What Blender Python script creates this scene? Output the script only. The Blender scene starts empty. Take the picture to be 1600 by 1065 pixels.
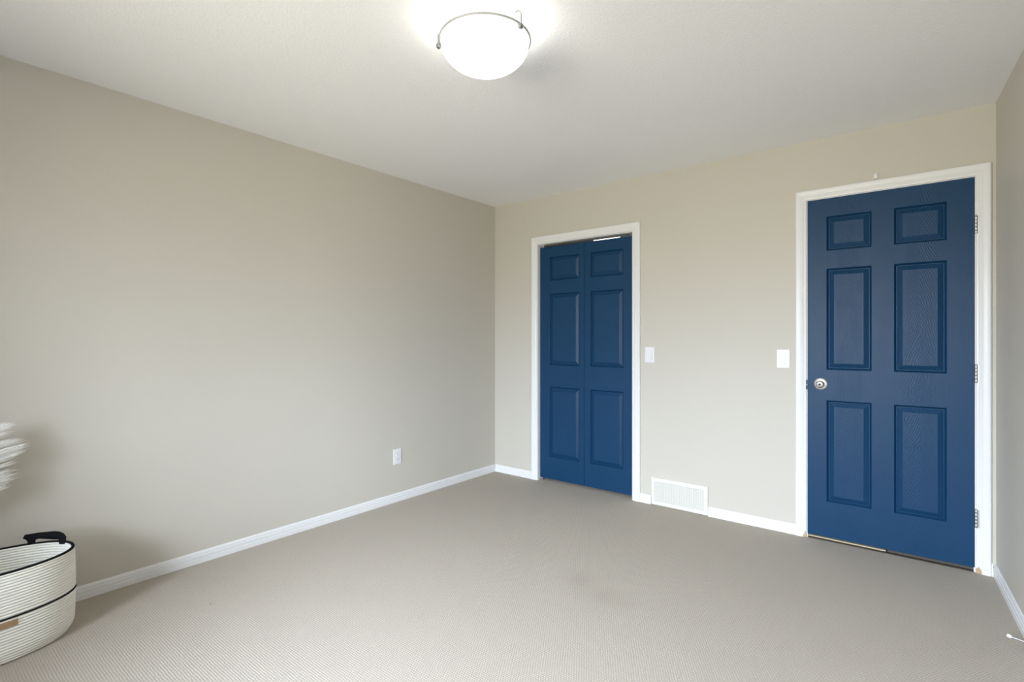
import bpy, bmesh, math, random
from mathutils import Vector, Matrix

random.seed(7)
scene = bpy.context.scene
COL = scene.collection

# ------------------------------------------------------------------ camera, sky, window light, exposure
cam_data = bpy.data.cameras.new('camera')
cam = bpy.data.objects.new('camera', cam_data)
COL.objects.link(cam)
cam.location = (3.0925, -3.627, 1.2265)
cam.rotation_euler = (math.pi / 2, 0, math.radians(38.564))
cam_data.sensor_width = 36.0
cam_data.lens = 804.0 / 1600.0 * 36.0
cam_data.shift_y = -4.2 / 1600.0
cam_data.clip_start = 0.02
scene.camera = cam

H = 2.44                      # ceiling height
FRONT = -4.85                 # wall behind the camera (holds the window)
WX0, WX1, WZ0, WZ1 = 1.15, 2.98, 0.76, 2.06      # window opening

world = bpy.data.worlds.new('overcast_sky')
scene.world = world
world.use_nodes = True
nt = world.node_tree
nt.nodes.clear()
w_out = nt.nodes.new('ShaderNodeOutputWorld')
w_bg = nt.nodes.new('ShaderNodeBackground')
w_tc = nt.nodes.new('ShaderNodeTexCoord')
w_sep = nt.nodes.new('ShaderNodeSeparateXYZ')
w_ramp = nt.nodes.new('ShaderNodeValToRGB')
w_map = nt.nodes.new('ShaderNodeMapRange')
w_map.inputs['From Min'].default_value = -1.0
nt.links.new(w_tc.outputs['Generated'], w_sep.inputs[0])
nt.links.new(w_sep.outputs['Z'], w_map.inputs['Value'])
nt.links.new(w_map.outputs[0], w_ramp.inputs[0])
el = w_ramp.color_ramp.elements
el[0].position = 0.47
el[0].color = (0.30, 0.29, 0.25, 1)          # ground outside
el[1].position = 0.53
el[1].color = (0.46, 0.51, 0.58, 1)          # hazy skyline with roofs and trees
top = el.new(0.66)
top.color = (0.93, 1.05, 1.22, 1)            # bright overcast sky
nt.links.new(w_ramp.outputs[0], w_bg.inputs['Color'])
w_bg.inputs['Strength'].default_value = 49.0
nt.links.new(w_bg.outputs[0], w_out.inputs[0])

portal = bpy.data.lights.new('window_portal', 'AREA')
portal.shape = 'RECTANGLE'
portal.size = WX1 - WX0
portal.size_y = WZ1 - WZ0
portal.cycles.is_portal = True
portal_ob = bpy.data.objects.new('window_portal', portal)
portal_ob.location = ((WX0 + WX1) / 2, FRONT - 0.02, (WZ0 + WZ1) / 2)
portal_ob.rotation_euler = (math.radians(90), 0, 0)
COL.objects.link(portal_ob)

LAMP_GLOW = 7.6
scene.view_settings.view_transform = 'Standard'
scene.view_settings.look = 'None'
scene.view_settings.gamma = 1.0
scene.view_settings.use_curve_mapping = False
scene.view_settings.exposure = 0.28
scene.cycles.max_bounces = 14
scene.cycles.diffuse_bounces = 8
scene.cycles.sample_clamp_indirect = 8.0
scene.cycles.use_denoising = True

# ------------------------------------------------------------------ material helpers
def new_mat(name, color, rough=0.5, metal=0.0, spec=0.5):
    m = bpy.data.materials.new(name)
    m.use_nodes = True
    b = m.node_tree.nodes['Principled BSDF']
    b.inputs['Base Color'].default_value = (*color, 1)
    b.inputs['Roughness'].default_value = rough
    b.inputs['Metallic'].default_value = metal
    b.inputs['Specular IOR Level'].default_value = spec
    return m

def N(m, kind, **kw):
    n = m.node_tree.nodes.new(kind)
    for k, v in kw.items():
        setattr(n, k, v)
    return n

def L(m, a, b):
    m.node_tree.links.new(a, b)

def bsdf(m):
    return m.node_tree.nodes['Principled BSDF']

def math_node(m, op, a, b=None, c=None):
    n = N(m, 'ShaderNodeMath', operation=op)
    for i, v in enumerate((a, b, c)):
        if v is None:
            continue
        if isinstance(v, (int, float)):
            n.inputs[i].default_value = v
        else:
            L(m, v, n.inputs[i])
    return n.outputs[0]

def noise(m, vec, scale, detail=3.0, rough=0.5):
    n = N(m, 'ShaderNodeTexNoise')
    n.inputs['Scale'].default_value = scale
    n.inputs['Detail'].default_value = detail
    n.inputs['Roughness'].default_value = rough
    L(m, vec, n.inputs['Vector'])
    return n.outputs['Fac']

def obj_coord(m):
    return N(m, 'ShaderNodeTexCoord').outputs['Object']

def bump(m, height, dist, strength=1.0):
    n = N(m, 'ShaderNodeBump')
    n.inputs['Distance'].default_value = dist
    n.inputs['Strength'].default_value = strength
    L(m, height, n.inputs['Height'])
    L(m, n.outputs[0], bsdf(m).inputs['Normal'])

def noisy_color(m, fac, ca, cb):
    r = N(m, 'ShaderNodeMix', data_type='RGBA')
    L(m, fac, r.inputs['Factor'])
    r.inputs['A'].default_value = (*ca, 1)
    r.inputs['B'].default_value = (*cb, 1)
    L(m, r.outputs['Result'], bsdf(m).inputs['Base Color'])
    return r

def painted_wall(name, c):
    m = new_mat(name, c, 0.52, 0, 0.35)
    v = obj_coord(m)
    f = noise(m, v, 2.2, 2)
    noisy_color(m, f, tuple(x * 0.985 for x in c), tuple(min(1, x * 1.015) for x in c))
    bump(m, noise(m, v, 260, 2), 0.0006, 0.5)
    return m

WALL = (0.535, 0.508, 0.448)
M_wall = painted_wall('taupe_wall_paint', WALL)
M_closet_wall = painted_wall('closet_wall_paint', WALL)

M_ceiling = new_mat('stippled_ceiling_paint', (0.865, 0.868, 0.872), 0.9, 0, 0.2)
v = obj_coord(M_ceiling)
h1 = noise(M_ceiling, v, 95, 4, 0.6)
vor = N(M_ceiling, 'ShaderNodeTexVoronoi')
vor.inputs['Scale'].default_value = 150
L(M_ceiling, v, vor.inputs['Vector'])
hh = math_node(M_ceiling, 'SUBTRACT', h1, math_node(M_ceiling, 'MULTIPLY', vor.outputs['Distance'], 0.5))
bump(M_ceiling, hh, 0.003, 0.42)

def white_paint(name, c=(0.73, 0.73, 0.73), rough=0.35):
    m = new_mat(name, c, rough, 0, 0.45)
    vv = obj_coord(m)
    bump(m, noise(m, vv, 90, 2), 0.0004, 0.3)
    return m

M_trim = white_paint('white_trim_paint')

# casing of the room door: same paint, chipped to the tan wood near the floor
M_chip = white_paint('white_trim_paint_chipped')
v = obj_coord(M_chip)
s = N(M_chip, 'ShaderNodeSeparateXYZ')
L(M_chip, v, s.inputs[0])
nz = noise(M_chip, v, 55, 4, 0.6)
low = N(M_chip, 'ShaderNodeMapRange')
low.inputs['From Min'].default_value = 0.055
low.inputs['From Max'].default_value = 0.0
L(M_chip, s.outputs['Z'], low.inputs['Value'])
ax = math_node(M_chip, 'MINIMUM',
               math_node(M_chip, 'ABSOLUTE', math_node(M_chip, 'SUBTRACT', s.outputs['X'], 2.527)),
               math_node(M_chip, 'ABSOLUTE', math_node(M_chip, 'SUBTRACT', s.outputs['X'], 3.322)))
near = N(M_chip, 'ShaderNodeMapRange')
near.inputs['From Min'].default_value = 0.022
near.inputs['From Max'].default_value = 0.0
L(M_chip, ax, near.inputs['Value'])
msk = math_node(M_chip, 'MULTIPLY', math_node(M_chip, 'MULTIPLY', low.outputs[0], near.outputs[0]), nz)
msk = math_node(M_chip, 'GREATER_THAN', msk, 0.19)
noisy_color(M_chip, msk, (0.73, 0.73, 0.73), (0.46, 0.34, 0.20))

# navy door paint with an embossed wood grain
def door_paint(name, first_center, pitch, grain):
    m = new_mat(name, (0.006, 0.042, 0.103), 0.48, 0, 0.25)
    vv = obj_coord(m)
    mp = N(m, 'ShaderNodeMapping')
    mp.inputs['Scale'].default_value = (260, 60, 7)
    L(m, vv, mp.inputs['Vector'])
    g = noise(m, mp.outputs[0], 1.0, 3, 0.6)
    smooth = noise(m, vv, 9, 2)
    noisy_color(m, smooth, (0.0036, 0.0375, 0.096), (0.0044, 0.0410, 0.106))
    sp = N(m, 'ShaderNodeSeparateXYZ')
    L(m, vv, sp.inputs[0])
    # distance from the middle line of the nearest panel column
    q = math_node(m, 'ADD', math_node(m, 'SUBTRACT', sp.outputs['X'], first_center), pitch * 0.5 + pitch * 4)
    dx = math_node(m, 'ABSOLUTE', math_node(m, 'SUBTRACT', math_node(m, 'MODULO', q, pitch), pitch * 0.5))
    wob = noise(m, vv, 14, 3)
    ph = math_node(m, 'ADD', math_node(m, 'MULTIPLY', sp.outputs['Z'], 1.0),
                   math_node(m, 'MULTIPLY', dx, 2.6))
    ph = math_node(m, 'ADD', ph, math_node(m, 'MULTIPLY', wob, 0.10))
    wv = math_node(m, 'SINE', math_node(m, 'MULTIPLY', ph, 2 * math.pi / 0.030))
    fade = N(m, 'ShaderNodeMapRange')
    fade.inputs['From Min'].default_value = 0.085
    fade.inputs['From Max'].default_value = 0.05
    L(m, dx, fade.inputs['Value'])
    cath = math_node(m, 'MULTIPLY', math_node(m, 'MULTIPLY', wv, 0.32 * grain), fade.outputs[0])
    bump(m, math_node(m, 'ADD', g, cath), 0.0011, 0.55)
    rr = N(m, 'ShaderNodeMapRange')
    rr.inputs['To Min'].default_value = 0.38
    rr.inputs['To Max'].default_value = 0.46
    L(m, smooth, rr.inputs['Value'])
    L(m, rr.outputs[0], bsdf(m).inputs['Roughness'])
    return m

M_door = door_paint('navy_door_paint', 2.751, 0.331, 1.0)
M_leaf = door_paint('navy_closet_door_paint', 0.7365, 0.396, 0.25)

# looped carpet: staggered rows of small loops
M_carpet = new_mat('beige_loop_carpet', (0.5, 0.47, 0.42), 0.95, 0, 0.1)
v = obj_coord(M_carpet)
nd = N(M_carpet, 'ShaderNodeTexNoise')
nd.inputs['Scale'].default_value = 42
nd.inputs['Detail'].default_value = 2
L(M_carpet, v, nd.inputs['Vector'])
dsp = N(M_carpet, 'ShaderNodeVectorMath', operation='MULTIPLY_ADD')
L(M_carpet, nd.outputs['Color'], dsp.inputs[0])
dsp.inputs[1].default_value = (0.0070, 0.0070, 0)
L(M_carpet, v, dsp.inputs[2])
K = 2 * math.pi / 0.0090
acc = None
for kx, ky in ((0, 1), (0.866, 0.5), (0.866, -0.5)):
    d = N(M_carpet, 'ShaderNodeVectorMath', operation='DOT_PRODUCT')
    L(M_carpet, dsp.outputs[0], d.inputs[0])
    d.inputs[1].default_value = (kx * K, ky * K, 0)
    c = math_node(M_carpet, 'COSINE', d.outputs['Value'])
    acc = c if acc is None else math_node(M_carpet, 'ADD', acc, c)
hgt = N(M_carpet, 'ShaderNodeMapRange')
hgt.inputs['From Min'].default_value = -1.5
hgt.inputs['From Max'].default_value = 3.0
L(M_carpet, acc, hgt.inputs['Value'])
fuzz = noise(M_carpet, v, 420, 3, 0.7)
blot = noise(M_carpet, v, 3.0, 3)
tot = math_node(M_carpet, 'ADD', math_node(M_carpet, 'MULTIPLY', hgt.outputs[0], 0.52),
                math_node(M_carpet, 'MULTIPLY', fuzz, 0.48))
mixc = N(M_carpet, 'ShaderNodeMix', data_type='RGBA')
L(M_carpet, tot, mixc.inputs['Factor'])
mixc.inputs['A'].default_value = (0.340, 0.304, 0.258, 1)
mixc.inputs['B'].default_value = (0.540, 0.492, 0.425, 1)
# a faint old stain in the middle of the floor and two specks
sx = N(M_carpet, 'ShaderNodeSeparateXYZ')
L(M_carpet, v, sx.inputs[0])
def spot(x, y, rx, ry):
    a = math_node(M_carpet, 'DIVIDE', math_node(M_carpet, 'SUBTRACT', sx.outputs['X'], x), rx)
    b = math_node(M_carpet, 'DIVIDE', math_node(M_carpet, 'SUBTRACT', sx.outputs['Y'], y), ry)
    r2 = math_node(M_carpet, 'ADD', math_node(M_carpet, 'MULTIPLY', a, a), math_node(M_carpet, 'MULTIPLY', b, b))
    return math_node(M_carpet, 'EXPONENT', math_node(M_carpet, 'MULTIPLY', r2, -1.0))
stain = math_node(M_carpet, 'ADD', spot(1.72, -1.36, 0.10, 0.07), spot(1.95, -1.45, 0.13, 0.09))
stain = math_node(M_carpet, 'MULTIPLY', stain, math_node(M_carpet, 'MULTIPLY', blot, 0.20))
speck = math_node(M_carpet, 'ADD', spot(0.522, -2.637, 0.006, 0.004), spot(0.529, -2.626, 0.004, 0.004))
speck = math_node(M_carpet, 'MULTIPLY', speck, 0.7)
dirt = math_node(M_carpet, 'ADD', stain, speck)
dirt = math_node(M_carpet, 'ADD', dirt, math_node(M_carpet, 'MULTIPLY', math_node(M_carpet, 'SUBTRACT', blot, 0.5), 0.10))
mix2 = N(M_carpet, 'ShaderNodeMix', data_type='RGBA')
L(M_carpet, dirt, mix2.inputs['Factor'])
L(M_carpet, mixc.outputs['Result'], mix2.inputs['A'])
mix2.inputs['B'].default_value = (0.16, 0.125, 0.09, 1)
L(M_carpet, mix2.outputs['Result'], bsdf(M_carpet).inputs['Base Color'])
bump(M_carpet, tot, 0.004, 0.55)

def plain(name, c, rough=0.4, metal=0.0, spec=0.5, nscale=120, var=0.03):
    m = new_mat(name, c, rough, metal, spec)
    vv = obj_coord(m)
    f = noise(m, vv, nscale, 2)
    noisy_color(m, f, tuple(max(0, x * (1 - var)) for x in c), tuple(min(1, x * (1 + var)) for x in c))
    return m

M_plastic = plain('white_plastic', (0.73, 0.73, 0.74), 0.3)
M_almond = plain('cream_enamel', (0.71, 0.70, 0.645), 0.4)
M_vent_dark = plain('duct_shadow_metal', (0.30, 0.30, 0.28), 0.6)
M_nickel = plain('satin_nickel', (0.62, 0.60, 0.57), 0.28, 1.0)
M_rose = plain('brushed_nickel', (0.86, 0.85, 0.83), 0.42, 1.0)
M_steel = plain('zinc_steel', (0.55, 0.55, 0.54), 0.38, 1.0)
M_dark = plain('dark_slot', (0.02, 0.02, 0.022), 0.6)
M_bronze = plain('dark_strike_metal', (0.05, 0.05, 0.055), 0.35, 0.8)
M_thresh = plain('tan_threshold_wood', (0.50, 0.42, 0.27), 0.5, nscale=40, var=0.12)
M_gap_shade = plain('door_gap_shade', (0.035, 0.024, 0.014), 0.8, nscale=60, var=0.4)
M_black = plain('black_webbing', (0.010, 0.010, 0.012), 0.9, 0, 0.1, nscale=300, var=0.3)
M_leather = plain('tan_leather', (0.33, 0.21, 0.11), 0.6, nscale=80, var=0.1)
M_ceramic = plain('white_ceramic', (0.78, 0.76, 0.72), 0.35)
M_stem = plain('dry_stem', (0.55, 0.47, 0.32), 0.8)
M_vinyl = plain('white_vinyl_frame', (0.85, 0.85, 0.86), 0.35)

M_plume = new_mat('ivory_plume_fibres', (0.83, 0.80, 0.75), 0.8, 0, 0.2)
f = noise(M_plume, obj_coord(M_plume), 60, 2)
noisy_color(M_plume, f, (0.88, 0.87, 0.84), (0.95, 0.945, 0.93))

# cotton rope, coiled in horizontal rows
M_rope = new_mat('cream_cotton_rope', (0.80, 0.78, 0.72), 0.85, 0, 0.2)
v = obj_coord(M_rope)
mp = N(M_rope, 'ShaderNodeMapping')
mp.inputs['Scale'].default_value = (110, 110, 260)
L(M_rope, v, mp.inputs['Vector'])
f = noise(M_rope, mp.outputs[0], 1.0, 3, 0.6)
noisy_color(M_rope, f, (0.75, 0.73, 0.67), (0.83, 0.815, 0.755))
bump(M_rope, f, 0.001, 0.25)

def glow(name, color, strength, rim=0.11):
    m = bpy.data.materials.new(name)
    m.use_nodes = True
    t = m.node_tree
    b = t.nodes['Principled BSDF']
    b.inputs['Base Color'].default_value = (0.85, 0.85, 0.83, 1)
    b.inputs['Roughness'].default_value = 0.3
    b.inputs['Emission Strength'].default_value = strength
    vv = obj_coord(m)
    f2 = noise(m, vv, 9, 3)
    r = N(m, 'ShaderNodeMix', data_type='RGBA')
    L(m, f2, r.inputs['Factor'])
    r.inputs['A'].default_value = (*[c * 0.97 for c in color], 1)
    r.inputs['B'].default_value = (*color, 1)
    L(m, r.outputs['Result'], b.inputs['Emission Color'])
    # the bulbs sit low in the bowl: its foot glows strongest, the rim far less
    sz = N(m, 'ShaderNodeSeparateXYZ')
    L(m, vv, sz.inputs[0])
    mr = N(m, 'ShaderNodeMapRange')
    mr.inputs['From Min'].default_value = -0.085
    mr.inputs['From Max'].default_value = -0.01
    mr.inputs['To Min'].default_value = strength
    mr.inputs['To Max'].default_value = strength * rim
    L(m, sz.outputs['Z'], mr.inputs['Value'])
    L(m, mr.outputs[0], b.inputs['Emission Strength'])
    return m

M_glow = glow('lit_alabaster_glass', (1.0, 0.98, 0.945), LAMP_GLOW)
M_closet_glow = glow('lit_closet_glass', (1.0, 0.97, 0.92), 5.0)

M_glass = bpy.data.materials.new('window_glass')
M_glass.use_nodes = True
t = M_glass.node_tree
t.nodes.clear()
o_ = t.nodes.new('ShaderNodeOutputMaterial')
mx = t.nodes.new('ShaderNodeMixShader')
tr = t.nodes.new('ShaderNodeBsdfTransparent')
gl = t.nodes.new('ShaderNodeBsdfGlossy')
gl.inputs['Roughness'].default_value = 0.02
fr = t.nodes.new('ShaderNodeFresnel')
fr.inputs['IOR'].default_value = 1.45
t.links.new(fr.outputs[0], mx.inputs[0])
t.links.new(tr.outputs[0], mx.inputs[1])
t.links.new(gl.outputs[0], mx.inputs[2])
t.links.new(mx.outputs[0], o_.inputs[0])

# ------------------------------------------------------------------ mesh helpers
def link_mesh(name, bm, mat, parent=None, smooth=False, origin=None):
    """Link bm as one mesh object; origin = world point that becomes the object's origin."""
    if origin is not None:
        bmesh.ops.translate(bm, verts=bm.verts, vec=-Vector(origin))
    me = bpy.data.meshes.new(name)
    bm.normal_update()
    bm.to_mesh(me)
    bm.free()
    if smooth:
        for p in me.polygons:
            p.use_smooth = True
    me.materials.append(mat)
    ob = bpy.data.objects.new(name, me)
    COL.objects.link(ob)
    if origin is not None:
        ob.location = origin
    if parent is not None:
        ob.parent = parent
        if origin is not None:
            ob.location = Vector(origin) - Vector(parent.location)
    return ob

def empty(name, loc, label, cat, kind=None, group=None):
    o = bpy.data.objects.new(name, None)
    o.empty_display_size = 0.05
    o.location = loc
    COL.objects.link(o)
    tag(o, label, cat, kind, group)
    return o

def tag(o, label, cat, kind=None, group=None):
    o['label'] = label
    o['category'] = cat
    if kind:
        o['kind'] = kind
    if group:
        o['group'] = group
    return o

def add_box(bm, x0, x1, y0, y1, z0, z1, bevel=0.0, seg=2):
    r = bmesh.ops.create_cube(bm, size=1.0)
    vs = r['verts']
    for vv in vs:
        vv.co.x = x0 if vv.co.x < 0 else x1
        vv.co.y = y0 if vv.co.y < 0 else y1
        vv.co.z = z0 if vv.co.z < 0 else z1
    if bevel > 0:
        es = {e for vv in vs for e in vv.link_edges}
        bmesh.ops.bevel(bm, geom=list(es), offset=bevel, segments=seg, profile=0.5, affect='EDGES')
    return bm

def box(*a, **k):
    return add_box(bmesh.new(), *a, **k)

def add_lathe(bm, prof, n=64, center=(0, 0, 0), axis='Z'):
    """prof: list of (r, h); revolved round the axis through center."""
    rings = []
    cx, cy, cz = center
    for r, hh_ in prof:
        ring = []
        if r < 1e-6:
            p = (cx, cy, cz + hh_) if axis == 'Z' else ((cx, cy + hh_, cz) if axis == 'Y' else (cx + hh_, cy, cz))
            ring = [bm.verts.new(p)]
        else:
            for i in range(n):
                a = 2 * math.pi * i / n
                u, w = r * math.cos(a), r * math.sin(a)
                if axis == 'Z':
                    p = (cx + u, cy + w, cz + hh_)
                elif axis == 'Y':
                    p = (cx + w, cy + hh_, cz + u)
                else:
                    p = (cx + hh_, cy + u, cz + w)
                ring.append(bm.verts.new(p))
        rings.append(ring)
    for a, b in zip(rings, rings[1:]):
        if len(a) == 1 and len(b) == 1:
            continue
        for i in range(n):
            j = (i + 1) % n
            if len(a) == 1:
                bm.faces.new((a[0], b[j], b[i]))
            elif len(b) == 1:
                bm.faces.new((a[i], a[j], b[0]))
            else:
                bm.faces.new((a[i], a[j], b[j], b[i]))
    bmesh.ops.recalc_face_normals(bm, faces=bm.faces[:])
    return bm

def add_tube(bm, pts, radii, n=10, cap=True):
    pts = [Vector(p) for p in pts]
    if isinstance(radii, (int, float)):
        radii = [radii] * len(pts)
    rings = []
    for i, p in enumerate(pts):
        d = (pts[min(i + 1, len(pts) - 1)] - pts[max(i - 1, 0)]).normalized()
        up = Vector((0, 0, 1)) if abs(d.z) < 0.95 else Vector((1, 0, 0))
        u = d.cross(up).normalized()
        w = d.cross(u)
        rings.append([bm.verts.new(p + radii[i] * (math.cos(2 * math.pi * k / n) * u + math.sin(2 * math.pi * k / n) * w))
                      for k in range(n)])
    for a, b in zip(rings, rings[1:]):
        for k in range(n):
            j = (k + 1) % n
            bm.faces.new((a[k], b[k], b[j], a[j]))
    if cap:
        bm.faces.new(rings[0])
        bm.faces.new(rings[-1][::-1])
    return bm

def add_prism(bm, poly, f0, f1):
    """poly: list of 2-D points; f0/f1 map a 2-D point to the two end positions."""
    a = [bm.verts.new(f0(*p)) for p in poly]
    b = [bm.verts.new(f1(*p)) for p in poly]
    n = len(poly)
    bm.faces.new(a)
    bm.faces.new(b[::-1])
    for i in range(n):
        j = (i + 1) % n
        bm.faces.new((a[i], b[i], b[j], a[j]))
    bmesh.ops.recalc_face_normals(bm, faces=bm.faces[:])
    return bm

def structure(name, bm, mat, label, cat, origin=None, smooth=False):
    return tag(link_mesh(name, bm, mat, None, smooth, origin), label, cat, 'structure')

# ------------------------------------------------------------------ room shell
SK = 0.0585                                  # the right wall runs very slightly out of square
def rx(y):                                   # inner face of the right wall
    return 3.39 - SK * y
WT = 0.115

C_L, C_R, C_T = 0.478, 1.380, 2.047          # closet opening
D_L, D_R, D_T = 2.528, 3.316, 2.080          # room door opening

structure('floor', box(-0.9, 4.1, FRONT - 0.2, 2.2, -0.12, 0.0), M_carpet,
          'beige looped carpet covering the bedroom floor', 'floor')
structure('ceiling', box(-0.9, 4.1, FRONT - 0.2, 2.2, H, H + 0.12), M_ceiling,
          'white stippled ceiling above the whole bedroom', 'ceiling')
structure('wall_left', box(-0.12, 0.0, FRONT, 0.0, 0, H), M_wall,
          'long plain taupe wall on the left with one outlet', 'wall')

bm = bmesh.new()
for x0, x1, z0, z1 in ((-0.12, C_L, 0, H), (C_L, C_R, C_T, H), (C_R, D_L, 0, H), (D_L, D_R, D_T, H), (D_R, 3.60, 0, H)):
    add_box(bm, x0, x1, 0.0, WT, z0, z1)
structure('wall_back', bm, M_wall, 'taupe wall holding the two navy doors', 'wall')

bm = bmesh.new()
add_prism(bm, [(rx(0), 0.0), (rx(FRONT), FRONT), (rx(FRONT) + 0.15, FRONT), (rx(0) + 0.15, 0.0)],
          lambda a, b: (a, b, 0), lambda a, b: (a, b, H))
structure('wall_right', bm, M_wall, 'narrow strip of taupe wall at the right edge of the picture', 'wall')

bm = bmesh.new()
for x0, x1, z0, z1 in ((-0.12, WX0, 0, H), (WX0, WX1, 0, WZ0), (WX0, WX1, WZ1, H), (WX1, 3.85, 0, H)):
    add_box(bm, x0, x1, FRONT - 0.15, FRONT, z0, z1)
structure('wall_front', bm, M_wall, 'taupe wall with the window, behind the camera', 'wall')

# closet and hall shells behind the two doors
structure('wall_closet_left', box(-0.72, -0.60, WT, 1.75, 0, H), M_closet_wall, 'left wall inside the closet', 'wall')
structure('wall_closet_right', box(1.90, 2.02, WT, 1.87, 0, H), M_closet_wall, 'right wall inside the closet', 'wall')
structure('wall_closet_back', box(-0.72, 1.90, 1.75, 1.87, 0, H), M_closet_wall, 'back wall inside the closet', 'wall')
structure('wall_hall_back', box(2.02, 3.90, 1.40, 1.52, 0, H), M_closet_wall, 'hall wall beyond the room door', 'wall')
structure('wall_hall_right', box(3.78, 3.90, WT, 1.40, 0, H), M_closet_wall, 'side wall of the hall beyond the room door', 'wall')
structure('wall_closet_front', box(-0.72, -0.12, 0.0, WT, 0, H), M_closet_wall, 'front return wall inside the closet', 'wall')
structure('wall_hall_front', box(3.60, 3.90, 0.0, WT, 0, H), M_closet_wall, 'return wall of the hall beyond the room door', 'wall')

# baseboards
BB = [(0, 0), (0.012, 0), (0.012, 0.0245), (0.0095, 0.0265), (0.0095, 0.0285), (0.011, 0.0305), (0.011, 0.0425), (0.0075, 0.0445), (0.0075, 0.0475), (0.0085, 0.0495), (0.0075, 0.056), (0.004, 0.0625), (0, 0.064)]
bm = bmesh.new()
add_prism(bm, BB, lambda t_, z: (t_, FRONT, z), lambda t_, z: (t_, 0.0 - t_ * 0, z))
structure('baseboard_left', bm, M_trim, 'white baseboard running along the left wall', 'baseboard')
bm = bmesh.new()
for x0, x1 in ((0.012, 0.424), (1.437, 1.523), (1.938, 2.474), (3.373, 3.379)):
    add_prism(bm, BB, lambda t_, z: (x0, -t_, z), lambda t_, z: (x1, -t_, z))
structure('baseboard_back', bm, M_trim, 'white baseboard along the door wall', 'baseboard')
bm = bmesh.new()
add_prism(bm, BB, lambda t_, z: (rx(0) - t_, 0.0, z), lambda t_, z: (rx(FRONT) - t_, FRONT, z))
structure('baseboard_right', bm, M_trim, 'white baseboard at the foot of the right wall', 'baseboard')

# ------------------------------------------------------------------ door casings and jambs
CAS = [(0.0, 0.0), (0.0, 0.0075), (0.003, 0.010), (0.010, 0.011), (0.014, 0.0105), (0.018, 0.0125), (0.024, 0.0145),
       (0.028, 0.0140), (0.033, 0.0155), (0.046, 0.0170), (0.055, 0.0170), (0.059, 0.0150), (0.0625, 0.010), (0.0625, 0.0)]

def casing(bm, x0, x1, zt, wscale=1.0):
    rows = []
    for u, t_ in CAS:
        u *= wscale
        rows.append([bm.verts.new(p) for p in ((x0 - u, -t_, 0), (x0 - u, -t_, zt + u), (x1 + u, -t_, zt + u), (x1 + u, -t_, 0))])
    for a, b in zip(rows, rows[1:]):
        for i in range(3):
            bm.faces.new((a[i], a[i + 1], b[i + 1], b[i]))
    bm.faces.new([r[0] for r in rows])
    bm.faces.new([r[3] for r in rows][::-1])
    bmesh.ops.recalc_face_normals(bm, faces=bm.faces[:])
    return bm

def jamb(x0, x1, zt, stop_y=None):
    """The boards lining an opening, seen edge-on behind the casing."""
    bm = bmesh.new()
    t_ = 0.012
    for a, b in ((x0 - 0.0, x0 + t_), (x1 - t_, x1)):
        add_box(bm, a, b, 0.0005, WT - 0.0005, 0, zt)
    add_box(bm, x0 + t_, x1 - t_, 0.0005, WT - 0.0005, zt - t_, zt)
    if stop_y:
        add_box(bm, x0 + t_, x0 + t_ + 0.012, stop_y, stop_y + 0.035, 0, zt - t_)
        add_box(bm, x1 - t_ - 0.012, x1 - t_, stop_y, stop_y + 0.035, 0, zt - t_)
        add_box(bm, x0 + t_ + 0.012, x1 - t_ - 0.012, stop_y, stop_y + 0.035, zt - t_ - 0.012, zt - t_)
    return bm

trim1 = structure('trim_1', casing(bmesh.new(), 0.487, 1.375, 2.0415), M_trim,
                  'white moulded casing round the closet doors', 'door casing')
# the closet wall opening is cut to the outside of the jamb boards
link_mesh('jamb', jamb(C_L - 0.0, C_R + 0.0, C_T), M_trim, trim1)

trim2 = structure('trim_2', casing(bmesh.new(), 2.5335, 3.3125, 2.0775, 0.97), M_chip,
                  'white moulded casing round the single room door, chipped at the bottom', 'door casing')

# ------------------------------------------------------------------ panelled doors
RINGS = [(0.0, 0.0), (0.0016, 0.0008), (0.0085, 0.0118), (0.0108, 0.0150), (0.0148, 0.0150), (0.0162, 0.0130),
         (0.0385, 0.0028), (0.0390, 0.0010)]

def panel_slab(x0, x1, z0, z1, y0, th, cols, rows):
    """Door leaf with its face at y = y0 looking towards -y and raised panels at cols x rows."""
    bm = bmesh.new()
    xs = sorted({x0, x1, *[c for p in cols for c in p]})
    zs = sorted({z0, z1, *[c for p in rows for c in p]})
    grid = {}
    def V(x, z, y=y0):
        k = (round(x, 5), round(z, 5), round(y, 5))
        if k not in grid:
            grid[k] = bm.verts.new((x, y, z))
        return grid[k]
    for xa, xb in zip(xs, xs[1:]):
        for za, zb in zip(zs, zs[1:]):
            if (xa, xb) in cols and (za, zb) in rows:
                loops = []
                for d, dep in RINGS:
                    loops.append([V(xa + d, za + d, y0 + dep), V(xb - d, za + d, y0 + dep),
                                  V(xb - d, zb - d, y0 + dep), V(xa + d, zb - d, y0 + dep)])
                for a, b in zip(loops, loops[1:]):
                    for i in range(4):
                        j = (i + 1) % 4
                        bm.faces.new((a[i], a[j], b[j], b[i]))
                bm.faces.new(loops[-1])
            else:
                bm.faces.new((V(xa, za), V(xb, za), V(xb, zb), V(xa, zb)))
    # edges and back
    per = [(x, z0) for x in xs] + [(x1, z) for z in zs[1:]] + [(x, z1) for x in reversed(xs[:-1])] + [(x0, z) for z in reversed(zs[1:-1])]
    fr_ = [V(*p) for p in per]
    bk_ = [bm.verts.new((p[0], y0 + th, p[1])) for p in per]
    n = len(per)
    for i in range(n):
        j = (i + 1) % n
        bm.faces.new((fr_[j], fr_[i], bk_[i], bk_[j]))
    bm.faces.new(bk_[::-1])
    bmesh.ops.recalc_face_normals(bm, faces=bm.faces[:])
    return bm

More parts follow.
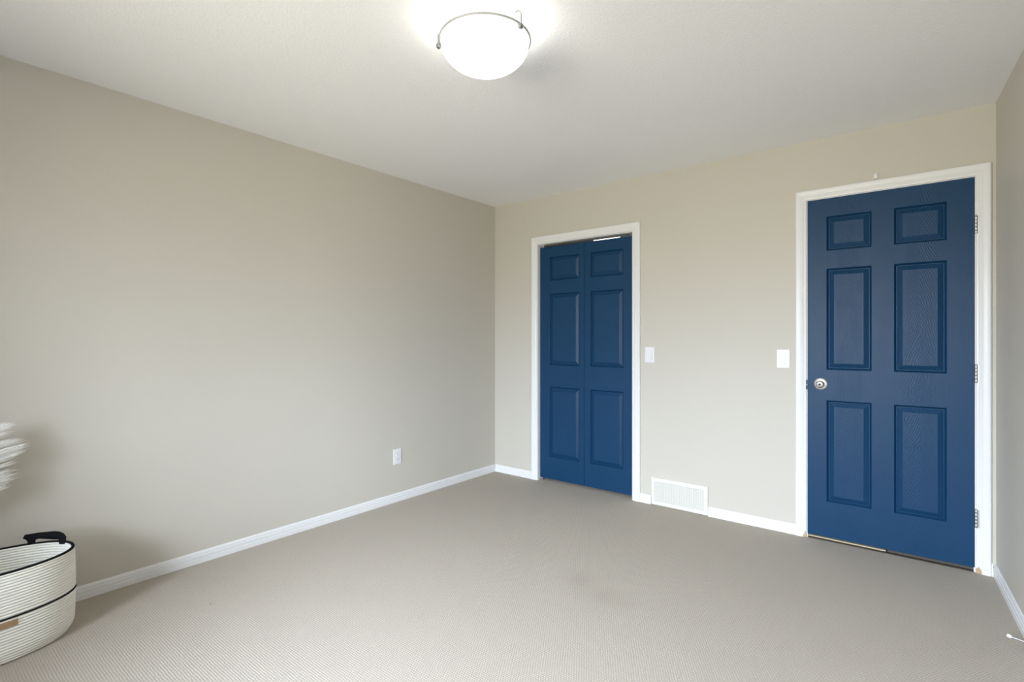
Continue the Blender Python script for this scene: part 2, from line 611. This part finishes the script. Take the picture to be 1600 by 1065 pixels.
def hinge(name, x, y, zc, hgt_, parent, mat):
    bm = bmesh.new()
    seg = 5
    for k in range(seg):
        za = zc - hgt_ / 2 + k * hgt_ / seg
        add_lathe(bm, [(0, 0.0), (0.0062, 0.0), (0.0068, 0.001), (0.0068, hgt_ / seg - 0.0015), (0.0062, hgt_ / seg - 0.0005), (0, hgt_ / seg - 0.0005)],
                  16, (x, y, za))
    add_lathe(bm, [(0, 0), (0.004, 0.0), (0.0048, 0.002), (0.003, 0.005), (0, 0.006)], 12, (x, y, zc + hgt_ / 2))
    k = link_mesh(name, bm, mat, parent, True)
    leaf = link_mesh('hinge_leaf', box(x + 0.004, x + 0.013, -0.0125, -0.0105, zc - hgt_ / 2, zc + hgt_ / 2), mat, k)
    return k

# closet: a pair of folding leaves set back in the opening
door1 = empty('door_1', (0, 0, 0), 'pair of navy folding closet doors with raised panels', 'closet door', 'structure')
CROWS = [(0.208, 0.812), (0.996, 1.610), (1.720, 1.924)]
CY = 0.030
link_mesh('leaf', panel_slab(C_L + 0.0135, 0.9315, 0.022, 2.0105, CY, 0.035, [(0.585, 0.888)], CROWS), M_leaf, door1)
link_mesh('leaf', panel_slab(0.9345, C_R - 0.0145, 0.022, 2.0125, CY, 0.035, [(0.984, 1.281)], CROWS), M_leaf, door1)
for zc in (0.35, 1.05, 1.75):
    bm = add_lathe(bmesh.new(), [(0, -0.035), (0.003, -0.035), (0.003, 0.035), (0, 0.035)], 10, (0.933, CY + 0.036, zc))
    link_mesh('hinge', bm, M_steel, door1, True)
# pivots and their brackets at the head and foot of the leaves
def pivot(x, z, flip):
    bm = bmesh.new()
    add_box(bm, x - 0.022, x + 0.022, CY - 0.004, CY + 0.024, z, z + 0.003)
    add_lathe(bm, [(0, -0.012), (0.004, -0.012), (0.004, 0.003), (0, 0.003)], 10, (x, CY + 0.012, z + (0.0 if flip else 0.012)))
    return bm
link_mesh('pivot_bracket', pivot(0.514, 2.0295, True), M_plastic, door1)
link_mesh('pivot_bracket', pivot(1.338, 2.0295, True), M_steel, door1)
bm = bmesh.new()
add_box(bm, 0.4925, 0.520, CY - 0.012, CY + 0.02, 0.0005, 0.006)
add_lathe(bm, [(0, 0.006), (0.006, 0.006), (0.006, 0.012), (0.004, 0.0215), (0, 0.0215)], 12, (0.508, CY + 0.010, 0))
link_mesh('floor_bracket', bm, M_steel, door1)

# room door: one six-panel slab almost flush with the wall
door2 = empty('door_2', (0, 0, 0), 'navy six-panel room door with a nickel knob on its left side', 'door', 'structure')
DROWS = [(0.236, 0.852), (1.036, 1.648), (1.756, 1.964)]
slab = link_mesh('slab', panel_slab(2.5375, 3.3085, 0.024, 2.0735, 0.0, 0.035, [(2.638, 2.864), (2.967, 3.197)], DROWS), M_door, door2)
for zc in (1.820, 1.041, 0.285):
    hinge('hinge', 3.3125, -0.0150, zc, 0.092, door2, M_steel)

KX, KZ = 2.609, 0.949
bm = add_lathe(bmesh.new(), [(0, 0.0), (0.0365, 0.0), (0.0370, -0.002), (0.0345, -0.0055), (0.026, -0.0085), (0.0128, -0.0105), (0, -0.0105)], 48, (KX, 0, KZ), 'Y')
rose = bm
bm = bmesh.new()
add_lathe(bm, [(0, -0.010), (0.0125, -0.010), (0.0115, -0.018),
               (0.0120, -0.021), (0.0175, -0.0245), (0.0222, -0.031), (0.0232, -0.037), (0.0215, -0.043), (0.0165, -0.0465), (0.0085, -0.0475), (0, -0.0475)],
          48, (KX, 0, KZ), 'Y')
knob = link_mesh('knob', bm, M_nickel, door2, True)
link_mesh('knob_rose', rose, M_rose, knob, True)
bm = add_lathe(bmesh.new(), [(0, -0.0470), (0.0078, -0.0470), (0.0078, -0.0490), (0.0062, -0.0500), (0.0062, -0.0485), (0, -0.0485)], 24, (KX, 0, KZ), 'Y')
link_mesh('knob_button', bm, M_bronze, knob, True)
link_mesh('jamb', jamb(D_L, D_R, D_T), M_trim, trim2)
bm = bmesh.new()
for zc in (0.957, 0.925):
    add_box(bm, 2.5308, 2.5368, -0.0135, -0.004, zc - 0.013, zc + 0.013, 0.002)
link_mesh('strike_plate', bm, M_bronze, trim2)

# threshold showing under the room door
th_ = structure('trim_3', box(2.5405, 2.93, 0.012, 0.095, 0.0, 0.0125, 0.002), M_thresh, 'tan threshold strip under the left part of the room door', 'threshold')
structure('trim_4', box(2.5405, 3.3035, -0.003, 0.011, 0.0, 0.006), M_gap_shade, 'dark strip painted as the shaded gap under the room door', 'threshold')  # near-black strip stands in for the shade in the gap below the slab

# ------------------------------------------------------------------ window behind the camera
win = empty('window_1', (0, 0, 0), 'white framed window in the wall behind the camera', 'window', 'structure')
bm = bmesh.new()
fy0, fy1 = FRONT - 0.11, FRONT - 0.05
for x0, x1, z0, z1 in ((WX0, WX0 + 0.05, WZ0, WZ1), (WX1 - 0.05, WX1, WZ0, WZ1), (WX0 + 0.05, WX1 - 0.05, WZ0, WZ0 + 0.05),
                       (WX0 + 0.05, WX1 - 0.05, WZ1 - 0.05, WZ1), ((WX0 + WX1) / 2 - 0.025, (WX0 + WX1) / 2 + 0.025, WZ0 + 0.05, WZ1 - 0.05)):
    add_box(bm, x0, x1, fy0, fy1, z0, z1, 0.004)
link_mesh('frame', bm, M_vinyl, win)
mid = (WX0 + WX1) / 2
for x0, x1 in ((WX0 + 0.05, mid - 0.025), (mid + 0.025, WX1 - 0.05)):
    link_mesh('pane', box(x0, x1, FRONT - 0.082, FRONT - 0.078, WZ0 + 0.05, WZ1 - 0.05), M_glass, win)
link_mesh('sill', box(WX0 - 0.04, WX1 + 0.04, FRONT - 0.05, FRONT + 0.03, WZ0 - 0.025, WZ0, 0.004), M_trim, win)

# ------------------------------------------------------------------ ceiling lamps
def dome_lamp(cx, cy, r, zrim, sag, glass, label, pan_r):
    lamp = empty('ceiling_lamp', (cx, cy, H), label, 'ceiling lamp')
    # pan screwed to the ceiling
    bm = add_lathe(bmesh.new(), [(0, 0), (pan_r, 0), (pan_r, -0.006), (pan_r * 0.93, -0.022), (pan_r * 0.5, -0.026), (0, -0.026)], 64, (cx, cy, H))
    link_mesh('pan', bm, M_trim, lamp, True, (cx, cy, H))
    # glass bowl, open upwards
    prof = []
    nn = 22
    for i in range(nn + 1):
        u = 1 - i / nn
        prof.append((r * 0.965 * u, -sag * math.sqrt(max(0.0, 1 - u ** 2.05))))
    inner = [(max(0.0, p[0] - 0.004) if p[0] > 0.004 else 0.0, p[1] + 0.0045) for p in reversed(prof)]
    bm = bmesh.new()
    add_lathe(bm, prof + inner[1:], 72, (cx, cy, zrim))
    bowl = link_mesh('glass_bowl', bm, glass, lamp, True, (cx, cy, zrim))
    bm = add_lathe(bmesh.new(), [(r * 0.945, 0.0), (r * 0.985, -0.004), (r, -0.002), (r, 0.004), (r * 0.985, 0.006), (r * 0.945, 0.005), (r * 0.945, 0.0)], 72, (cx, cy, zrim + 0.004))
    link_mesh('glass_rim', bm, M_rim, lamp, True, (cx, cy, zrim))
    return lamp

M_rim = plain('grey_glass_rim', (0.36, 0.36, 0.36), 0.3)
M_clip = plain('dark_nickel', (0.24, 0.24, 0.24), 0.35, 0.9)

# the lamp in the room; placed from where its bowl meets the view
LCX, LCY, LR, LZ = 1.770, -2.135, 0.178, 2.370
lamp = dome_lamp(LCX, LCY, LR, LZ, 0.112, M_glow, 'round white glass ceiling lamp with nickel clips, lit, in the middle of the ceiling', 0.163)
def clip(ang):
    bm = bmesh.new()
    c, s_ = math.cos(ang), math.sin(ang)
    px, py = LCX + (LR + 0.003) * c, LCY + (LR + 0.003) * s_
    # arm from the pan down to the rim, hooked under it, with a knurled finial
    add_tube(bm, [(LCX + 0.15 * c, LCY + 0.15 * s_, H - 0.018), (LCX + 0.172 * c, LCY + 0.172 * s_, H - 0.020),
                  (px + 0.002 * c, py + 0.002 * s_, LZ + 0.035), (px + 0.002 * c, py + 0.002 * s_, LZ - 0.006)], 0.0028, 8)
    add_lathe(bm, [(0, 0.006), (0.006, 0.006), (0.0095, 0.002), (0.0095, -0.009), (0.007, -0.013), (0, -0.014)], 16, (px, py, LZ - 0.004))
    return link_mesh('clip', bm, M_clip, lamp, True, (px, py, LZ))

# ------------------------------------------------------------------ things on the walls
def wall_plate(bm, x, z, w, h_, t_=0.0055):
    add_box(bm, x - w / 2, x + w / 2, -t_, 0.0, z - h_ / 2, z + h_ / 2, 0.0022, 3)
    return bm

def screw(x, z, y, mat, parent):
    bm = add_lathe(bmesh.new(), [(0, 0.0005), (0.0032, 0.0005), (0.0032, -0.0006), (0.0018, -0.0012), (0, -0.0012)], 14, (x, y, z), 'Y')
    return link_mesh('screw', bm, mat, parent, True)

def light_switch(x, z, label, pw, ph):
    s_ = empty('light_switch', (x, 0, z), label, 'light switch')
    p = link_mesh('plate', wall_plate(bmesh.new(), x, z, 0.0735, 0.1165), M_plastic, s_, False, (x, 0, z))
    # bezel and rocker, the upper half pressed in
    fr2 = bmesh.new()
    for a, b, c, d in ((x - pw / 2 - 0.003, x - pw / 2, z - ph / 2 - 0.003, z + ph / 2 + 0.003), (x + pw / 2, x + pw / 2 + 0.003, z - ph / 2 - 0.003, z + ph / 2 + 0.003),
                       (x - pw / 2, x + pw / 2, z - ph / 2 - 0.003, z - ph / 2), (x - pw / 2, x + pw / 2, z + ph / 2, z + ph / 2 + 0.003)):
        add_box(fr2, a, b, -0.0072, -0.0050, c, d, 0.0005, 1)
    link_mesh('bezel', fr2, M_plastic, s_, False, (x, 0, z))
    bm = bmesh.new()
    prof = [(-ph / 2 + 0.0006, -0.0050), (-ph / 2 + 0.0006, -0.0105), (-ph / 2 + 0.004, -0.0112), (0.0, -0.0082), (ph / 2 - 0.003, -0.0066), (ph / 2 - 0.0006, -0.0060), (ph / 2 - 0.0006, -0.0050)]
    add_prism(bm, prof, lambda zz, yy: (x - pw / 2 + 0.0006, yy, z + zz), lambda zz, yy: (x + pw / 2 - 0.0006, yy, z + zz))
    link_mesh('rocker', bm, M_plastic, s_, False, (x, 0, z))
    for dz in (0.0475, -0.0475):
        c = screw(x, z + dz, -0.0055, M_plastic, s_)
        c.location = -Vector((x, 0, z))
    return s_

light_switch(1.5110, 1.1045, 'white rocker light switch beside the closet casing', 0.040, 0.070)
light_switch(2.4035, 1.0965, 'white rocker light switch beside the room door casing', 0.024, 0.064)

# outlet on the left wall
OY, OZ = -1.136, 0.338
outlet = empty('wall_outlet', (0, OY, OZ), 'white duplex power outlet low on the left wall', 'outlet')
bm = bmesh.new()
add_box(bm, 0, 0.0055, OY - 0.0365, OY + 0.0365, OZ - 0.058, OZ + 0.058, 0.0022, 3)
link_mesh('plate', bm, M_plastic, outlet, False, (0, OY, OZ))
for dz in (0.0195, -0.0195):
    bm = bmesh.new()
    add_box(bm, 0.0050, 0.0078, OY - 0.0165, OY + 0.0165, OZ + dz - 0.0145, OZ + dz + 0.0145, 0.0012, 2)
    rec = link_mesh('receptacle', bm, M_plastic, outlet, False, (0, OY, OZ))
    bm = bmesh.new()
    add_box(bm, 0.0076, 0.0081, OY - 0.0075, OY - 0.0055, OZ + dz - 0.002, OZ + dz + 0.007)
    add_box(bm, 0.0076, 0.0081, OY + 0.0055, OY + 0.0075, OZ + dz - 0.002, OZ + dz + 0.007)
    add_lathe(bm, [(0, 0.0076), (0.0022, 0.0076), (0.0022, 0.0081), (0, 0.0081)], 12, (0, OY, OZ + dz - 0.007), 'X')
    sl = link_mesh('slot', bm, M_dark, rec)
    sl.location = -Vector((0, OY, OZ))
bm = add_lathe(bmesh.new(), [(0, 0.0050), (0.003, 0.0050), (0.003, 0.0062), (0, 0.0066)], 14, (0, OY, OZ), 'X')
sc_ = link_mesh('screw', bm, M_plastic, outlet, True)
sc_.location = -Vector((0, OY, OZ))

# return-air grille at the foot of the door wall
VX0, VX1, VZ0, VZ1 = 1.5245, 1.9370, 0.0015, 0.2010
vent = empty('wall_vent', ((VX0 + VX1) / 2, 0, 0), 'cream metal air vent grille at the floor between the two doors', 'vent')
vo = Vector(vent.location)
bm = bmesh.new()
bd = 0.027
def vent_ring(x0, x1, z0, z1):
    # bevelled frame: outer edge on the wall, flat face, folded inner lip
    pr = [(0.0, 0.0), (0.0, 0.007), (0.003, 0.0115), (0.006, 0.013), (bd - 0.003, 0.013), (bd, 0.011), (bd, 0.004)]
    loops = []
    for d, t_ in pr:
        loops.append([bm.verts.new(p) for p in ((x0 + d, -t_, z0 + d), (x1 - d, -t_, z0 + d), (x1 - d, -t_, z1 - d), (x0 + d, -t_, z1 - d))])
    for a, b in zip(loops, loops[1:]):
        for i in range(4):
            j = (i + 1) % 4
            bm.faces.new((a[i], a[j], b[j], b[i]))
vent_ring(VX0, VX1, VZ0, VZ1)
bmesh.ops.recalc_face_normals(bm, faces=bm.faces[:])
link_mesh('frame', bm, M_almond, vent, False, vo)
bm = bmesh.new()
gx0, gx1, gz0, gz1 = VX0 + bd, VX1 - bd, VZ0 + bd, VZ1 - bd
nf = 58
for i in range(nf):
    x = gx0 + (i + 0.5) * (gx1 - gx0) / nf
    add_box(bm, x - 0.0021, x + 0.0021, -0.0095, -0.0035, gz0, gz1)
nb = 20
for k in range(nb + 1):
    z = gz0 + (gz1 - gz0) * k / nb
    add_box(bm, gx0, gx1, -0.0080, -0.0030, z - 0.0016, z + 0.0016)
link_mesh('grille', bm, M_almond, vent, False, vo)
link_mesh('duct_shade_sheet', box(gx0, gx1, -0.0022, -0.0005, gz0, gz1), M_vent_dark, vent, False, vo)  # grey sheet stands in for the shaded duct seen through the grille
for x in (VX0 + 0.0125, VX1 - 0.0125):
    bm = add_lathe(bmesh.new(), [(0, -0.0125), (0.0036, -0.0125), (0.0036, -0.0138), (0.002, -0.0146), (0, -0.0146)], 14, (x, 0, 0.105), 'Y')
    link_mesh('screw', bm, M_steel, vent, True, vo)

# small plastic clip above the room door
HX = 2.8845
hook = empty('cable_clip', (HX, 0, 2.141), 'tiny white plastic clip stuck above the room door casing', 'clip')
ho = Vector(hook.location)
bm = bmesh.new()
add_box(bm, HX - 0.0105, HX + 0.0085, -0.0145, 0.0, 2.1435, 2.1735, 0.0018, 2)
link_mesh('body', bm, M_plastic, hook, False, ho)
bm = add_lathe(bmesh.new(), [(0, -0.0140), (0.0042, -0.0140), (0.0042, -0.0152), (0.0026, -0.0152), (0.0026, -0.0146), (0, -0.0146)], 20, (HX - 0.001, 0, 2.161), 'Y')
link_mesh('screw_cap', bm, M_plastic, hook, True, ho)

# door stop on the right baseboard
ys = -0.805
xb = rx(ys) - 0.0115
stop = empty('door_stop', (xb, ys, 0.038), 'white tipped metal door stop on the right baseboard', 'door stop')
so = Vector(stop.location)
tip = Vector((3.356, ys + 0.004, 0.047))
dv = (tip - so).normalized()
bm = bmesh.new()
add_lathe(bm, [(0, 0.0), (0.013, 0.0), (0.013, -0.003), (0.008, -0.008), (0.0045, -0.010), (0, -0.010)], 20, tuple(so), 'X')
link_mesh('base', bm, M_steel, stop, True, so)
bm = bmesh.new()
pts, rad = [], []
ln = (tip - so).length
steps = 64
for i in range(steps + 1):                    # ribbed rod
    tt = 0.008 + (ln - 0.020) * i / steps
    pts.append(so + dv * tt)
    rad.append(0.0042 if i % 2 else 0.0034)
add_tube(bm, pts, rad, 14)
link_mesh('rod', bm, M_steel, stop, True, so)
bm = bmesh.new()
a0 = so + dv * (ln - 0.014)
add_tube(bm, [a0, a0 + dv * 0.001, a0 + dv * 0.003, a0 + dv * 0.012, a0 + dv * 0.0145, a0 + dv * 0.0155], [0.003, 0.0058, 0.0066, 0.0066, 0.0052, 0.002], 18)
link_mesh('rubber_tip', bm, M_plastic, stop, True, so)

# ------------------------------------------------------------------ rope basket
BX, BY, BH = 0.237, -3.355, 0.342
basket = empty('rope_basket', (BX, BY, 0), 'oval cream rope basket with black rim and handle beside the left wall', 'basket')
bo = Vector(basket.location)

def oval(a, sx_, sy_, ex=2.15):
    c, s_ = math.cos(a), math.sin(a)
    return (sx_ * math.copysign(abs(c) ** (2 / ex), c), sy_ * math.copysign(abs(s_) ** (2 / ex), s_))

def wall_scale(z):
    """Half axes of the basket wall at height z: rounded foot, faint belly, slightly open mouth."""
    if z < 0.055:
        q = z / 0.055
        k = 1 - 0.085 * (1 - q) ** 2
    else:
        k = 1.0 + 0.012 * math.sin(math.pi * (z - 0.055) / (BH - 0.055))
    return 0.167 * k, 0.280 * k

NSEG = 144
ROWH = 0.0110
nrow = int(BH / ROWH)
ROWH = BH / nrow
prof_out = []
for r_ in range(nrow):
    for q in range(8):
        tq = q / 8
        z = (r_ + tq) * ROWH
        bulge = 0.0056 * math.sin(math.pi * tq) ** 0.5
        prof_out.append((z, bulge))
prof_out.append((BH, 0.0))
bm = bmesh.new()
rings = []
TH = 0.009
def ring(z, off):
    sx_, sy_ = wall_scale(z)
    return [bm.verts.new((BX + p[0], BY + p[1], z + 0.001)) for p in (oval(2 * math.pi * i / NSEG, sx_ + off, sy_ + off) for i in range(NSEG))]
for z, b in prof_out:
    rings.append(ring(z, b))
for z, b in reversed(prof_out):
    if z < 0.010:
        break
    rings.append(ring(z, -TH - b + 0.004))
for a, b in zip(rings, rings[1:]):
    for i in range(NSEG):
        j = (i + 1) % NSEG
        bm.faces.new((a[i], a[j], b[j], b[i]))
bm.faces.new(rings[0][::-1])
bm.faces.new(rings[-1])
bmesh.ops.recalc_face_normals(bm, faces=bm.faces[:])
body = link_mesh('body', bm, M_rope, basket, True, bo)

def band(z, off, rad, mat, name):
    bm = bmesh.new()
    sx_, sy_ = wall_scale(z)
    path = [oval(2 * math.pi * i / NSEG, sx_ + off, sy_ + off) for i in range(NSEG)]
    rr = []
    for i, p in enumerate(path):
        n0 = Vector((p[0] / sx_ ** 2, p[1] / sy_ ** 2, 0)).normalized()
        rr.append([bm.verts.new(Vector((BX + p[0], BY + p[1], z)) + rad * (math.cos(2 * math.pi * k / 8) * n0 + math.sin(2 * math.pi * k / 8) * Vector((0, 0, 1))))
                   for k in range(8)])
    for i in range(NSEG):
        a, b = rr[i], rr[(i + 1) % NSEG]
        for k in range(8):
            j = (k + 1) % 8
            bm.faces.new((a[k], b[k], b[j], a[j]))
    bmesh.ops.recalc_face_normals(bm, faces=bm.faces[:])
    return link_mesh(name, bm, mat, basket, True, bo)

band(BH + 0.001, -0.001, 0.0060, M_black, 'rim')
band(0.1735, 0.0035, 0.0036, M_black, 'stripe')
band(0.005, -0.006, 0.0045, M_black, 'foot_stripe')

# webbing handle standing on the far end of the rim
HA = Vector((0.078, -3.186, 0))
HU = Vector((0.77154, 0.63618, 0))
HN = Vector((-0.63618, 0.77154, 0))
outer = [(-0.010, 0.337), (-0.010, 0.350), (-0.018, 0.3575), (-0.0308, 0.3617), (-0.022, 0.3775), (0.0346, 0.3868), (0.1001, 0.3927), (0.1219, 0.3912), (0.141, 0.3828), (0.1519, 0.3688), (0.1510, 0.355), (0.1492, 0.337)]
innr = [(0.1246, 0.337), (0.1246, 0.3607), (0.1210, 0.3675), (0.1140, 0.3700), (0.0619, 0.3666), (0.0250, 0.3622), (0.0170, 0.3560), (0.0162, 0.337)]
bm = bmesh.new()
ht = 0.0022
def hp(s_, z, side):
    # the feet follow the wall of the basket, the loop stands clear above the rim
    return HA + HU * s_ + Vector((0, 0, z)) + HN * (side * ht)
poly = outer + innr
fa = [bm.verts.new(hp(s_, z, -1)) for s_, z in poly]
fb = [bm.verts.new(hp(s_, z, 1)) for s_, z in poly]
f1 = bm.faces.new(fa)
f2 = bm.faces.new(fb[::-1])
for i in range(len(poly)):
    j = (i + 1) % len(poly)
    bm.faces.new((fa[i], fb[i], fb[j], fa[j]))
bmesh.ops.triangulate(bm, faces=[f1, f2], quad_method='BEAUTY', ngon_method='EAR_CLIP')
bmesh.ops.recalc_face_normals(bm, faces=bm.faces[:])
link_mesh('handle', bm, M_black, basket, False, bo)

# tan leather tag sewn on the front
bm = bmesh.new()
zt0, zt1 = 0.140, 0.164
sx_, sy_ = wall_scale(0.15)
cols_ = []
for i in range(13):
    yy = -3.268 - 0.10 * i / 12
    q = (yy - BY) / (sy_ + 0.004)
    xx = BX + (sx_ + 0.0055) * (1 - abs(q) ** 2.15) ** (1 / 2.15)
    cols_.append((xx, yy))
pv = [[bm.verts.new((x + d, y, z)) for x, y in cols_] for d, z in ((0, zt0), (0.0022, zt0), (0.0022, zt1), (0, zt1))]
for a, b in ((0, 1), (1, 2), (2, 3), (3, 0)):
    for i in range(12):
        bm.faces.new((pv[a][i], pv[a][i + 1], pv[b][i + 1], pv[b][i]))
bm.faces.new([pv[k][0] for k in range(4)])
bm.faces.new([pv[k][-1] for k in range(4)][::-1])
bmesh.ops.recalc_face_normals(bm, faces=bm.faces[:])
link_mesh('leather_tag', bm, M_leather, basket, False, bo)

# ------------------------------------------------------------------ pampas plumes in a vase, their tips reaching into the picture
VX, VY = 0.23, -3.86
vase = tag(link_mesh('floor_vase', add_lathe(bmesh.new(), [(0, 0.0), (0.085, 0.0), (0.092, 0.006), (0.120, 0.12), (0.125, 0.20), (0.105, 0.30), (0.060, 0.39), (0.045, 0.43), (0.050, 0.47), (0.058, 0.485),
                                      (0.054, 0.485), (0.045, 0.468), (0.040, 0.43), (0.055, 0.39), (0.098, 0.30), (0.117, 0.20), (0.112, 0.12), (0.080, 0.014), (0, 0.014)], 48, (VX, VY, 0)),
                     M_ceramic, None, True, (VX, VY, 0)), 'white ceramic floor vase holding the pampas plumes beside the basket', 'vase')

def env(py, table):
    for (a, ta), (b, tb) in zip(table, table[1:]):
        if a <= py <= b:
            return ta + (tb - ta) * (py - a) / (b - a)
    return table[-1][1]

def make_plume(label, spine, table, count, seed):
    """table: (drop below the top of the plume, reach towards the picture) of the tuft ends."""
    rnd = random.Random(seed)
    p = empty('pampas_plume', (VX, VY, 0.03), label, 'pampas grass', group='pampas plumes in the floor vase')
    po = Vector(p.location)
    sp = [Vector(q) for q in spine]
    link_mesh('stem', add_tube(bmesh.new(), sp, [0.0035, 0.003, 0.0026, 0.0022, 0.0018, 0.0012][:len(sp)], 8), M_stem, p, True, po)
    bm = bmesh.new()
    lo, hi = table[0][0], table[-1][0]
    for i in range(count):
        d = lo + (hi - lo) * rnd.random()
        reach = env(d, table) * (0.72 + 0.28 * rnd.random() ** 0.5)
        tx = 0.115 + rnd.gauss(0, 0.022)
        tipp = Vector((max(0.03, tx), -3.284 + reach * 0.00193, 0.879 - d * 0.00264))
        # the tuft grows from the nearest piece of the drooping spine
        base = Vector((tx * 0.6 + 0.06, -3.44 + rnd.uniform(-0.02, 0.02), tipp.z - 0.075 + rnd.uniform(-0.015, 0.015)))
        for hgt2 in range(9):
            tj = tipp + Vector((rnd.gauss(0, 0.005), rnd.gauss(-0.010, 0.012), rnd.gauss(0, 0.0040)))
            bj = base + Vector((rnd.gauss(0, 0.002), 0, rnd.gauss(0, 0.003)))
            mj = (tj + bj) / 2 + Vector((0, 0, 0.010 + rnd.gauss(0, 0.003)))
            add_tube(bm, [bj, (bj + mj) / 2 + Vector((0, 0, 0.003)), mj, (mj + tj) / 2 + Vector((0, 0, 0.002)), tj], [0.0006, 0.0008, 0.0008, 0.0006, 0.00025], 3, False)
    link_mesh('plume', bm, M_plume, p, False, po)
    return p

make_plume('upper feathery white pampas tuft at the left edge of the picture',
           [(VX, VY, 0.03), (VX - 0.005, VY + 0.02, 0.45), (VX - 0.03, VY + 0.15, 0.70), (VX - 0.07, VY + 0.30, 0.84), (VX - 0.10, VY + 0.42, 0.845), (VX - 0.10, VY + 0.47, 0.82)],
           [(0, 21), (4, 24), (9, 21), (14, 16), (19, 10), (24, 4)], 17, 3)
make_plume('lower and larger feathery white pampas tuft above the basket',
           [(VX + 0.005, VY + 0.012, 0.03), (VX + 0.012, VY + 0.03, 0.45), (VX - 0.02, VY + 0.16, 0.62), (VX - 0.06, VY + 0.30, 0.76), (VX - 0.09, VY + 0.41, 0.76), (VX - 0.10, VY + 0.46, 0.66)],
           [(27, 28), (31, 36), (36, 43), (42, 42), (48, 37), (53, 39), (57, 28), (64, 24), (72, 20), (80, 21), (88, 19), (95, 14), (101, 6), (106, 1)], 52, 5)

# ------------------------------------------------------------------ lamp clips and the closet lamp
# clips sit a third of a turn apart on the rim
for deg in (216.0, -3.0, 107.0):
    clip(math.radians(deg))
cl = dome_lamp(0.43, 1.33, 0.17, 2.350, 0.105, M_closet_glow, 'lit closet lamp glimpsed through the gap above the folding doors', 0.12)

# ------------------------------------------------------------------ end
